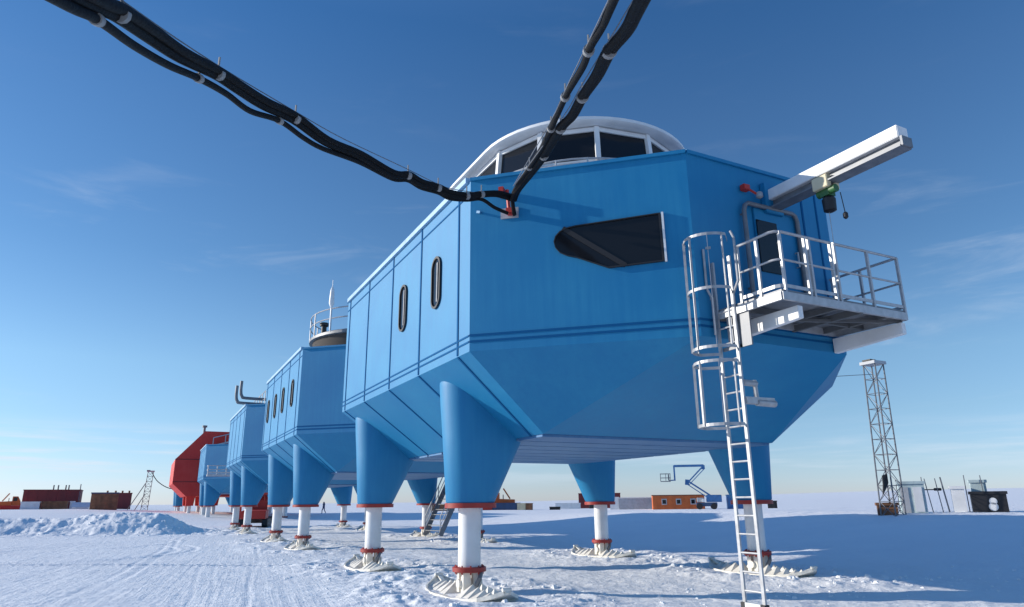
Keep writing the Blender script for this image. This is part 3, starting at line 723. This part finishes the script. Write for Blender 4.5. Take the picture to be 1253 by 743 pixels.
mast2 = lattice('lattice_mast', 'distant slim lattice mast at the left holding a sagging cable', ml, (-10.1, 98.3, 6.4), .8, 8, thick=.032)
# raking stay beside the distant mast
st_ = MB(); st_.tube([(-2.2,-.2,-.3),(-.2,0,3.6)], .06, 6); st_.tube([(-1.3,-.2,-.3),(-.1,0,2.2)], .06, 6); st_.build('stay', STEELD, mast2)
ca = spline([(-10.0,98.3,6.35),(-9.1,98.3,5.1),(-7.6,98.2,4.2),(-6.2,98,4.2),(-5.2,96,4.6)], 6)
tag(MB().tube(ca, .06, 6).build('cable', RUBBER, smooth=True), 'thin cable sagging from the distant left mast to the red building', 'cable')
tag(MB().tube(spline([(22.0,10.6,7.9),(14,10.8,7.1),(6.0,9.5,6.6),(5.0,8.6,6.7)],6), .016, 6).build('wire', STEELD, smooth=True), 'thin wire strung from the leaning mast to the nearest blue module', 'wire')

# ------------------------------------------------------------------ roof fittings of the other modules
RC = (-.95, 2.15)
rg = MB(); rg.lathe((RC[0],RC[1],0), [(3.30,8.98),(3.42,9.0),(3.42,9.12),(3.36,9.16),(2.7,9.18)], 40)
ro = rg.build('roof_ring', STEELD, m2, smooth=True); MB().lathe((RC[0],RC[1],0), [(2.9,8.15),(3.0,8.3),(3.28,8.97)], 40).build('ring_skirt', mat('dark_brown_skirt', (.05,.04,.035), .7), ro, smooth=True)
rr_ = MB()
rp = [(RC[0]+3.4*math.cos(a), RC[1]+3.4*math.sin(a)) for a in np.linspace(math.pi*.55, math.pi*1.75, 30)]
for zz in (10.15, 9.7): rr_.tube([(x,y,zz) for x,y in rp], .028, 6)
for x, y in rp[::3]: rr_.tube([(x,y,9.1),(x,y,10.15)], .028, 6)
rr_.build('railing', STEEL, ro, smooth=True)
mm = MB(); mm.tube([(-3.95,.15,9.1),(-3.95,.15,10.6)], .035, 8); mm.tube([(-3.95,.15,10.6),(-3.95,.15,11.4)], .014, 6); mm.lathe((-3.95,.15,10.1), [(.04,0),(.12,.2),(.09,.8),(.02,1.0)], 10)
mm.build('aerial', WHITE, m2, smooth=True)
MB().tube([(-1.6,-.5,8.5),(-1.6,-.5,10.8)], .03, 6).build('aerial', STEEL, m2, smooth=True)
vv = MB(); vv.lathe((-3.95,1.4,9.2),[(.12,0),(.12,.35),(.2,.36),(.2,.5)],10); vv.build('roof_vent', BLACK, m2, smooth=True)
vv = MB(); vv.lathe((-2.9,-.35,9.2),[(.12,0),(.12,.35),(.2,.36),(.2,.5)],10); vv.build('roof_vent', BLACK, m2, smooth=True)
for dx, dy, dz in ((-3.6, 1.0, 8.40), (-3.3, 1.4, 8.80)):
    pts = spline([(dx+3.4,dy,dz+.1),(dx+1.0,dy,dz),(dx-1.6,dy,dz),(dx-1.95,dy,dz+.12),(dx-2.05,dy,dz+.5),(dx-2.05,dy,dz+1.15)], 5)
    pp = MB().tube(pts, .10, 10); pp.tube([(dx+.3,dy,8.1),(dx+.3,dy,dz)], .05, 6)
    pp.build('flue_pipe', STEELD, m3, smooth=True)
rail = MB()
for zz in (8.7, 9.2):
    rail.tube([(-3.9,0.2,zz),(-3.9,6,zz)], .03, 6)
for y in (0.2,1.6,3,4.4,6): rail.tube([(-3.9,y,8.1),(-3.9,y,9.2)], .03, 6)
rail.build('railing', STEEL, m3, smooth=True)
# balcony of the fourth module
bl = MB(); bl.box((-4.95,-4.3,4.72),(2.0,-2.9,4.9)); bal = bl.build('balcony', GREY, m4)
b2 = MB()
for z in (5.35, 5.75): b2.tube([(-4.95,-4.3,z),(2,-4.3,z)], .05, 6); b2.tube([(-4.95,-4.3,z),(-4.95,-2.9,z)], .05, 6)
for k in range(9): b2.tube([(-4.95+k*.87,-4.3,4.7),(-4.95+k*.87,-4.3,5.75)], .06, 6)
b2.bar((-4.95,-4.33,5.05),(2,-4.33,5.05),.05,.18)
b2.build('railing', GREY, bal)
# flexible links between modules
for y0, y1 in ((L+D, 17.54-D), (17.54+L+D, 36.56-D)):
    bw = MB(); nn = 7
    rings = []
    for i in range(nn*2+1):
        y = y0+.01+(y1-y0-.02)*i/(nn*2); q = 1.35 if i % 2 else 1.5
        rings.append([(-q,y,5.0-(q-1.35)),(q,y,5.0-(q-1.35)),(q,y,7.4+(q-1.35)),(-q,y,7.4+(q-1.35))])
    o = bw.loft(rings).build('link_bellows', BLACK)
    tag(o, 'dark bellows link joining the nearest module to the second one' if y0 < 20 else 'dark bellows link joining the second module to the third one', 'walkway', 'bellows links between the modules')

# ------------------------------------------------------------------ big red module
red = thing('red_module', 'big two-storey red module with sloping shoulders beyond the blue modules', 'building', (0, 84, 0))
sec = [(-6.0,2.95),(-7.62,4.45),(-7.62,7.35),(-4.6,10.85),(4.6,10.85),(7.62,7.35),(7.62,4.45),(6.0,2.95)]
MB().prism([(x,0,z) for x,z in sec], (0,15,0)).build('wall', RED, red)
jt = MB()
for z in (4.6, 7.3): jt.box((-7.63,-.02,z),(7.63,-.002,z+.09))
jt.build('panel_joint', mat('dark_red_seal', (.16,.01,.01), .6), red)
for x in (-5.4,-3.9,-2.6):
    for y in (1.2, 9):
        cw = MB().loft([[(x-.42,y-.42,1.8),(x+.42,y-.42,1.8),(x+.42,y+.42,1.8),(x-.42,y+.42,1.8)],[(x-.5,y-.5,3.3),(x+.6,y-.5,3.3),(x+.6,y+.5,3.3),(x-.5,y+.5,3.3)]])
        lg = cw.build('leg', RED, red); MB().lathe((x,y,0),[(.22,.2),(.22,1.82)],12).build('post', WHITE, lg, smooth=True)
for x in (3.9, 5.4):
    for y in (1.2, 9):
        lg = MB().loft([[(x-.42,y-.42,1.8),(x+.42,y-.42,1.8),(x+.42,y+.42,1.8),(x-.42,y+.42,1.8)],[(x-.5,y-.5,3.3),(x+.6,y-.5,3.3),(x+.6,y+.5,3.3),(x-.5,y+.5,3.3)]]).build('leg', RED, red)
        MB().lathe((x,y,0),[(.22,.2),(.22,1.82)],12).build('post', WHITE, lg, smooth=True)
# white external stair on the red front
es = MB()
es.bar((-3.6,-.6,9.0),(1.2,-.6,10.4),.5,.16); es.bar((-4.2,-.6,8.95),(-3.6,-.6,8.95),.5,.14); es.bar((-.2,-.6,10.45),(3,-.6,10.45),.5,.14)
for x in (-3.6,-2.2,-.9,.4,1.7): es.tube([(x,-.85,9.0+(x+3.6)*.29),(x,-.85,10.0+(x+3.6)*.29)], .05, 5)
es.tube([(-3.6,-.85,10.0),(1.7,-.85,11.5)], .06, 5)
es.build('external_stair', GREY, red)
vv = MB(); vv.lathe((-4.6,2,10.8),[(.15,0),(.15,.7),(.3,.72),(.3,.95)],10); vv.build('roof_vent', STEELD, red, smooth=True)
# red trestle standing under the fourth module
ft = thing('trestle', 'red steel trestle standing under the fourth blue module', 'frame', (-.2, 66.2, 0))
MB().bar((-1.6,0,2.95),(2.4,0,2.95),.2,.2).build('crossbeam', REDSTEEL, ft)
for x in (-1.3,.4,2.1): MB().bar((x,0,0),(x,0,2.85),.2,.2).build('leg', REDSTEEL, ft)


# ------------------------------------------------------------------ yard: buildings, vehicles and stores on the snow
def gz(x, y): return H1(x, y)
def crate_building(name, label, cat, x, y, rz, lx, ly, h, m_, roof=None, windows=0, group=None, lift=0, ribs=True, wmat=None, pitched=0):
    t = thing(name, label, cat, (x, y, gz(x, y)-.05+lift), rz, group)
    b = MB()
    n = max(4, int(lx/.6))
    if ribs:
        for i in range(n):
            a = -lx/2+lx*i/n; w_ = lx/n
            b.box((a, -ly/2+(.05 if i % 2 else 0), -.3), (a+w_, ly/2-(.05 if i % 2 else 0), h))
    else: b.box((-lx/2, -ly/2, -.3), (lx/2, ly/2, h))
    b.build('wall', m_, t)
    r_ = MB()
    if pitched: r_.prism([(-lx/2-.12,-ly/2-.12,h),(-lx/2-.12,0,h+pitched),(-lx/2-.12,ly/2+.12,h)], (lx+.24,0,0))
    else: r_.box((-lx/2-.06,-ly/2-.06,h+.002), (lx/2+.06,ly/2+.06,h+.14))
    r_.build('roof', roof or m_, t)
    for k in range(windows):
        wx = -lx/2+lx*(k+.8)/(windows+.6)
        f = MB().box((wx-.42,-ly/2-.06,h*.35),(wx+.42,-ly/2-.01,h*.78)).build('window', wmat or GREY, t)
        MB().box((wx-.28,-ly/2-.08,h*.42),(wx+.28,-ly/2-.062,h*.70)).build('pane', GLASS, f)
    return t
def face(x, y): return math.atan2(-(x-CAM.x), (y-CAM.y))*1.0
# left-hand group
t = crate_building('maroon_store', 'long dark red store building with vents on its roof, left on the horizon', 'building', -23.1, 119.2, 0.02, 7.3, 6, 2.75, DKRED, roof=DKRED)
for x in (-.1, .5, 1.5, 1.9):
    MB().tube([(x,-1,2.8),(x,-1,3.6)], .10, 6).build('roof_vent', STEELD, t)
MB().tube([(3.55,-2.9,0),(3.55,-2.9,3.7)], .07, 6).build('corner_post', STEELD, t)
crate_building('white_container', 'low white container in front of the long dark red store', 'container', -24.5, 108, .02, 2.2, 2.2, .95, WHITE)
crate_building('brown_container', 'low weathered brown container in front of the long dark red store', 'container', -21.7, 108.6, .02, 3.0, 2.2, 1.0, RUST)
crate_building('small_white_tank', 'small white box at the right end of the long dark red store', 'box', -19.6, 108.4, .02, .55, .6, 1.0, WHITE, ribs=False)
crate_building('navy_workshop', 'dark blue workshop container with cluttered open side, left of the distant mast', 'building', -14.95, 93.2, .03, 3.0, 3, 2.0, RUST, roof=NAVY)
t = crate_building('red_store', 'small dark red store behind the dark blue workshop', 'building', -14.9, 138, .02, 4.4, 4, 2.75, DKRED)
for x in (-1.8,-.5,.6,1.7): MB().tube([(x,0,2.8),(x,0,3.3)], .16, 6).build('roof_vent', RUST, t)
def tracked_vehicle(name, label, x, y, rz, body, sc=1.0, boom=False):
    t = thing(name, label, 'vehicle', (x, y, gz(x, y)), rz); t.scale = (sc,)*3
    for s in (-1, 1):
        pr = [(-1.9,.25),(-1.5,0),(1.5,0),(1.95,.35),(1.8,.75),(-1.7,.75)]
        tk = MB().prism([(a, s*1.05-.25, b) for a, b in pr], (0,.5,0)).build('track', BLACK, t)
        for q in (-1.2,-.4,.4,1.2):
            w_ = MB(); w_.v = []; w_.tube([(q, s*1.05-.28, .3),(q, s*1.05+.28, .3)], .22, 12); w_.build('wheel', STEELD, tk)
    MB().prism([(-1.9,-1.1,.76),(-1.9,-1.1,1.5),(.4,-1.1,1.6),(.4,-1.1,.76)], (0,2.2,0)).build('body', body, t, bevel=.04)
    cb = MB().prism([(.42,-.9,.78),(.42,-.9,2.5),(1.3,-.9,2.5),(1.75,-.9,1.6),(1.9,-.9,.78)], (0,1.8,0)).build('cab', body, t, bevel=.04)
    MB().box((.6,-.93,1.6),(1.25,-.905,2.3)).build('side_window', GLASS, cb)
    ws = MB().add([(1.36,-.75,2.4),(1.36,.75,2.4),(1.80,.75,1.62),(1.80,-.75,1.62)], [(0,1,2,3)]).build('windscreen', GLASS, cb)
    MB().box((1.96,-1.3,.3),(2.05,1.3,.95)).build('blade', STEELD, t)
    if boom: MB().bar((-1.2,0,1.6),(-.2,0,3.1),.2,.2).build('boom', body, t)
    MB().tube([(-.2,.6,1.5),(-.2,.6,2.2)], .07, 6).build('exhaust', STEELD, t)
    return t
tracked_vehicle('orange_tractor', 'orange tracked vehicle at the far left end of the horizon', -27.6, 112, 0.1, ORANGE, .72, True)
crate_building('red_sledge_box', 'low red cargo box on the snow left of the long dark red store', 'box', -26.9, 108, .02, 3.0, 1.6, .45, RED)
crate_building('snow_tent', 'small white peaked shelter right of the long dark red store', 'shelter', -18.2, 104, .02, 1.9, 2.0, .3, WHITE, ribs=False, pitched=.65)
# loader behind, under the modules
tracked_vehicle('red_tracked_carrier', 'red tracked carrier with dark cab parked among the legs of the third module', -2.0, 50.5, R(75), REDSTEEL, .85)
# central and right-hand group
t = crate_building('orange_hut', 'orange hut with three pale square windows under the boom lift', 'building', 67.6, 80.3, -R(36), 8.2, 4, 2.15, ORANGE, roof=mat('brown_roof', (.16,.07,.04), .7), windows=3)
crate_building('white_cargo_container', 'long pale grey container left of the orange hut', 'container', 66.0, 88.6, -R(36), 6.8, 3, 1.85, GREY, roof=WHITE)
crate_building('white_cargo_container', 'tall narrow white container end between red container and pale grey container', 'container', 62.7, 91.2, -R(36), 1.5, 3, 2.0, WHITE, ribs=False)
crate_building('red_container', 'dark red container partly hidden behind the far right leg of the nearest module', 'container', 74.0, 112.4, -R(36), 8.6, 3, 2.9, DKRED)
crate_building('white_hut', 'small white hut far off left of the dark red container', 'building', 66, 112, -R(34), 5, 3, 1.0, WHITE, ribs=False)
crate_building('cream_container', 'cream and brown container standing alone on the far snow', 'container', 50.6, 103.0, -R(32), 1.5, 2.4, 1.1, CREAM, ribs=False)
crate_building('brown_container', 'small brown container butted to the right of the cream container', 'container', 51.75, 102.2, -R(32), 1.1, 2.4, 1.1, RUST, ribs=False)
crate_building('black_crate', 'low black crate lying alone on the far snow', 'crate', 55.8, 100.0, -R(32), 1.9, 1.4, .45, BLACK)
crate_building('black_box', 'small black box standing on a pale sledge on the far snow', 'box', 61.8, 97.0, -R(32), .9, .9, .8, BLACK, lift=.5, ribs=False)
crate_building('navy_flat_container', 'low navy container under the orange loader', 'container', 48.3, 104.6, -R(31), 4.9, 2.2, 1.15, NAVY)
tracked_vehicle('orange_loader', 'orange loader standing behind the low navy container', 49.2, 108.2, R(150), ORANGE, 1.25, True)
crate_building('red_crate', 'low red crate showing below the collar of the nearest leg', 'crate', 44.6, 106.5, -R(31), 3.2, 2, .6, REDSTEEL)
crate_building('rust_container', 'brown and cream container seen left of the stair', 'container', 35.5, 104, -R(27), 4.2, 2, 1.1, RUST)
crate_building('cream_store_box', 'cream box seen between the distant legs left of the stair', 'box', 38.8, 103, -R(27), 1.2, 1.5, 1.3, CREAM, ribs=False)
crate_building('blue_cab_container', 'mid blue container behind the near right leg cowl', 'container', 69.6, 68.6, -R(40), 3.6, 2.5, 2.0, MIDBLUE)
crate_building('black_equipment_crate', 'black crate beside the near right post on the horizon', 'crate', 71.9, 64.4, -R(46), 1.3, 1.2, 1.0, BLACK)

def boom_lift(x, y, rz):
    t = thing('boom_lift', 'blue articulated boom lift with raised folded arm and a basket', 'boom lift', (x, y, gz(x, y)), rz)
    MB().box((-1.4,-1.0,.45),(1.6,1.0,1.0)).build('chassis', NAVY, t, bevel=.05)
    for s in (-1, 1):
        for q in (-1.0, 1.1): 
            w_ = MB(); w_.tube([(q, s*1.0-.2, .45),(q, s*1.0+.2, .45)], .45, 16); w_.build('wheel', BLACK, t, smooth=True)
    MB().box((.1,-.9,1.05),(2.3,.9,2.1)).build('turret', MIDBLUE, t, bevel=.05)
    MB().box((-1.3,-.7,1.05),(-.3,.7,1.7)).build('engine_cover', GREY, t, bevel=.05)
    arms = MB()
    for y_ in (-.25, .25):
        arms.bar((.9,y_,1.9),(-2.3,y_,4.1),.14,.22); arms.bar((.6,y_,1.5),(-2.6,y_,3.75),.10,.12)
    arms.build('lower_boom', MIDBLUE, t)
    a2 = MB()
    a2.bar((-2.6,0,3.6),(-2.5,0,4.4),.6,.5)
    for y_ in (-.2,.2): a2.bar((-2.5,y_,3.9),(-.15,y_,6.2),.13,.2); a2.bar((-2.3,y_,3.6),(.1,y_,5.9),.10,.12)
    a2.build('middle_boom', MIDBLUE, t)
    a3 = MB(); a3.bar((.1,0,6.45),(-4.35,0,6.45),.34,.34); a3.bar((0,0,5.9),(0,0,6.5),.5,.4); a3.bar((-4.35,0,6.55),(-4.35,0,4.25),.24,.24); a3.bar((-4.35,0,4.35),(-5.2,0,4.30),.2,.16); a3.build('upper_boom', MIDBLUE, t)
    bs = MB()
    bs.box((-6.5,-.7,4.12),(-5.0,.7,4.22))
    for z_ in (4.7,5.3):
        for y_ in (-.7,.7): bs.tube([(-6.5,y_,z_),(-5.0,y_,z_)], .04, 6)
        for x_ in (-6.5,-5.0): bs.tube([(x_,-.7,z_),(x_,.7,z_)], .04, 6)
    for x_ in (-6.5,-5.7,-5.0):
        for y_ in (-.7,.7): bs.tube([(x_,y_,4.2),(x_,y_,5.35)], .04, 6)
    bs.box((-5.35,-.5,4.3),(-5.15,.5,5.2)); bs.build('basket', STEELD, t)
    MB().box((-.6,-1.0,1.05),(-.2,-.7,1.5)).build('control_box', WHITE, t)
boom_lift(65.2, 71.0, -R(40))
tag(MB().tube([(66.0,96.5,0),(66.0,96.5,4.6)], .10, 6).build('marker_pole', GREY), 'tall thin pole rising behind the pale grey container', 'pole')
# distant person walking on the snow
def person(x, y, rz):
    b = bpy.data.meshes.new('person')
    J = {'pel':((0,0,.95),.15),'ch':((0,.02,1.32),.17),'nk':((0,.02,1.50),.07),'hd':((0,.04,1.66),.11),'ht':((0,.04,1.76),.085),
         'hl':((.10,0,.90),.10),'kl':((.12,.22,.50),.075),'fl':((.12,.20,.09),.06),'tl':((.12,.38,.05),.05),
         'hr':((-.10,0,.90),.10),'kr':((-.12,-.05,.48),.075),'fr':((-.12,-.30,.12),.06),'tr':((-.12,-.18,.05),.05),
         'sl':((.22,.02,1.43),.08),'el':((.30,-.10,1.16),.06),'wl':((.30,.06,.92),.045),
         'sr':((-.22,.02,1.43),.08),'er':((-.30,.08,1.16),.06),'wr':((-.28,.26,.98),.045)}
    E2 = [('pel','ch'),('ch','nk'),('nk','hd'),('hd','ht'),('pel','hl'),('hl','kl'),('kl','fl'),('fl','tl'),('pel','hr'),('hr','kr'),('kr','fr'),('fr','tr'),('ch','sl'),('sl','el'),('el','wl'),('ch','sr'),('sr','er'),('er','wr')]
    ks = list(J); b.from_pydata([J[k][0] for k in ks], [(ks.index(a), ks.index(c)) for a, c in E2], [])
    o = bpy.data.objects.new('person', b); COL.objects.link(o); o.location = (x, y, gz(x, y)); o.rotation_euler = (0,0,rz)
    md = o.modifiers.new('skin', 'SKIN'); 
    b.skin_vertices.new() if not b.skin_vertices else None
    for i, k in enumerate(ks): b.skin_vertices[0].data[i].radius = (J[k][1],)*2
    b.skin_vertices[0].data[0].use_root = True
    s_ = o.modifiers.new('sub', 'SUBSURF'); s_.levels = 1; s_.render_levels = 2
    b.materials.append(NAVY)
    tag(o, 'distant person in dark clothes walking on the snow beyond the second module', 'person')
person(14.5, 100.6, R(110))
# stair beside the second module
def stair():
    # foot at the snow, rising towards the underside of the module
    t = thing('access_stair', 'grey steel stair with handrails rising to the modules behind the nearest leg', 'stair', (4.0, 24.4, .1))
    n = 12; a = Vector((0,0,0)); d = Vector((1.5,-.15,3.3)); wv = Vector((-.15,1.0,0))*1.7
    for k in (0, 1):
        MB().bar(wv*k, wv*k+d, .06, .26).build('stringer', STEELD, t)
        h_ = MB(); h_.tube([wv*k+Vector((0,0,1)), wv*k+d+Vector((0,0,1))], .03, 6); h_.tube([wv*k+Vector((0,0,.55)), wv*k+d+Vector((0,0,.55))], .022, 6)
        for i in range(5): p = wv*k+d*(i/4); h_.tube([p, p+Vector((0,0,1))], .026, 6)
        h_.build('handrail', STEEL, t)
    for i in range(1, n):
        p = d*(i/n); MB().bar(p, p+wv, .22, .035).build('tread', STEELD, t)
    return t
stair()
# sheds, poles and crates by the leaning mast
def gx(x, y): return (x, y, gz(x, y))
t = crate_building('teal_shed', 'pale teal shed beside the foot of the leaning mast', 'shed', 24.7, 11.4, -R(52), 1.15, .9, 1.45, TEAL, roof=TEAL, ribs=False)
MB().box((-.52,-.49,.05),(-.16,-.455,1.3)).build('door', GREY, t); MB().box((.05,-.49,.1),(.45,-.455,1.3)).build('panel', WHITE, t)
crate_building('white_cabinet', 'tall white cabinet between the poles and the black crate', 'cabinet', 25.95, 9.8, -R(55), .55, .5, 1.15, WHITE, ribs=False)
crate_building('teal_cabinet', 'pale teal cabinet behind the black crate', 'cabinet', 26.9, 9.3, -R(56), .65, .5, 1.45, TEAL, ribs=False)
t = crate_building('black_cargo_crate', 'black cargo crate with a white patch, rightmost thing on the drift', 'crate', 26.6, 8.75, -R(57), 1.45, .8, .88, BLACK, ribs=False)
mk = MB(); mk.tube([(.15,-.43,.55),(.15,-.405,.55)], .17, 14); mk.tube([(.13,-.43,.30),(.13,-.405,.30)], .2, 14); mk.build('patch', WHITE, t)
for i, (x, y, lean, hh, lb) in enumerate(((24.25,11.85,.0,1.65,'thin grey pole in front of the teal shed'),(25.05,11.0,.02,1.75,'thin grey pole at the right side of the teal shed'),(25.2,10.7,-.22,1.65,'thin leaning pole just right of the teal shed'),(25.45,10.35,-.18,1.65,'thin leaning pole midway between teal shed and white cabinet'),(25.65,10.15,-.22,1.7,'thicker leaning pole just left of the white cabinet'),(26.1,9.45,.0,1.75,'thin pole at the right side of the white cabinet'),(26.7,8.95,-.06,1.75,'thin pole standing behind the black cargo crate'))):
    p = gx(x, y); dr_ = Vector((math.cos(YAW), -math.sin(YAW), 0))*lean
    o = MB().tube([(0,0,-.2),(dr_.x,dr_.y,hh)], .022 if i != 4 else .035, 6).build('marker_pole', STEELD, smooth=True); o.location = p
    tag(o, lb, 'pole', 'thin poles on the drift')
w_ = MB(); w_.tube([(25.1,10.95,gz(25.1,10.95)+1.12),(25.75,10.6,gz(25.1,10.95)+1.12)], .03, 6); w_.tube([(25.55,10.7,gz(25.1,10.95)+1.13),(25.85,10.55,gz(25.1,10.95)+1.13)], .07, 8)
tag(w_.build('wind_sensor', BLACK, smooth=True), 'small dark sensor on a short arm right of the teal shed', 'sensor')
crate_building('brown_box', 'low brown box at the foot of the leaning mast', 'box', 22.9, 11.6, -R(50), .9, .5, .5, RUST, ribs=False)
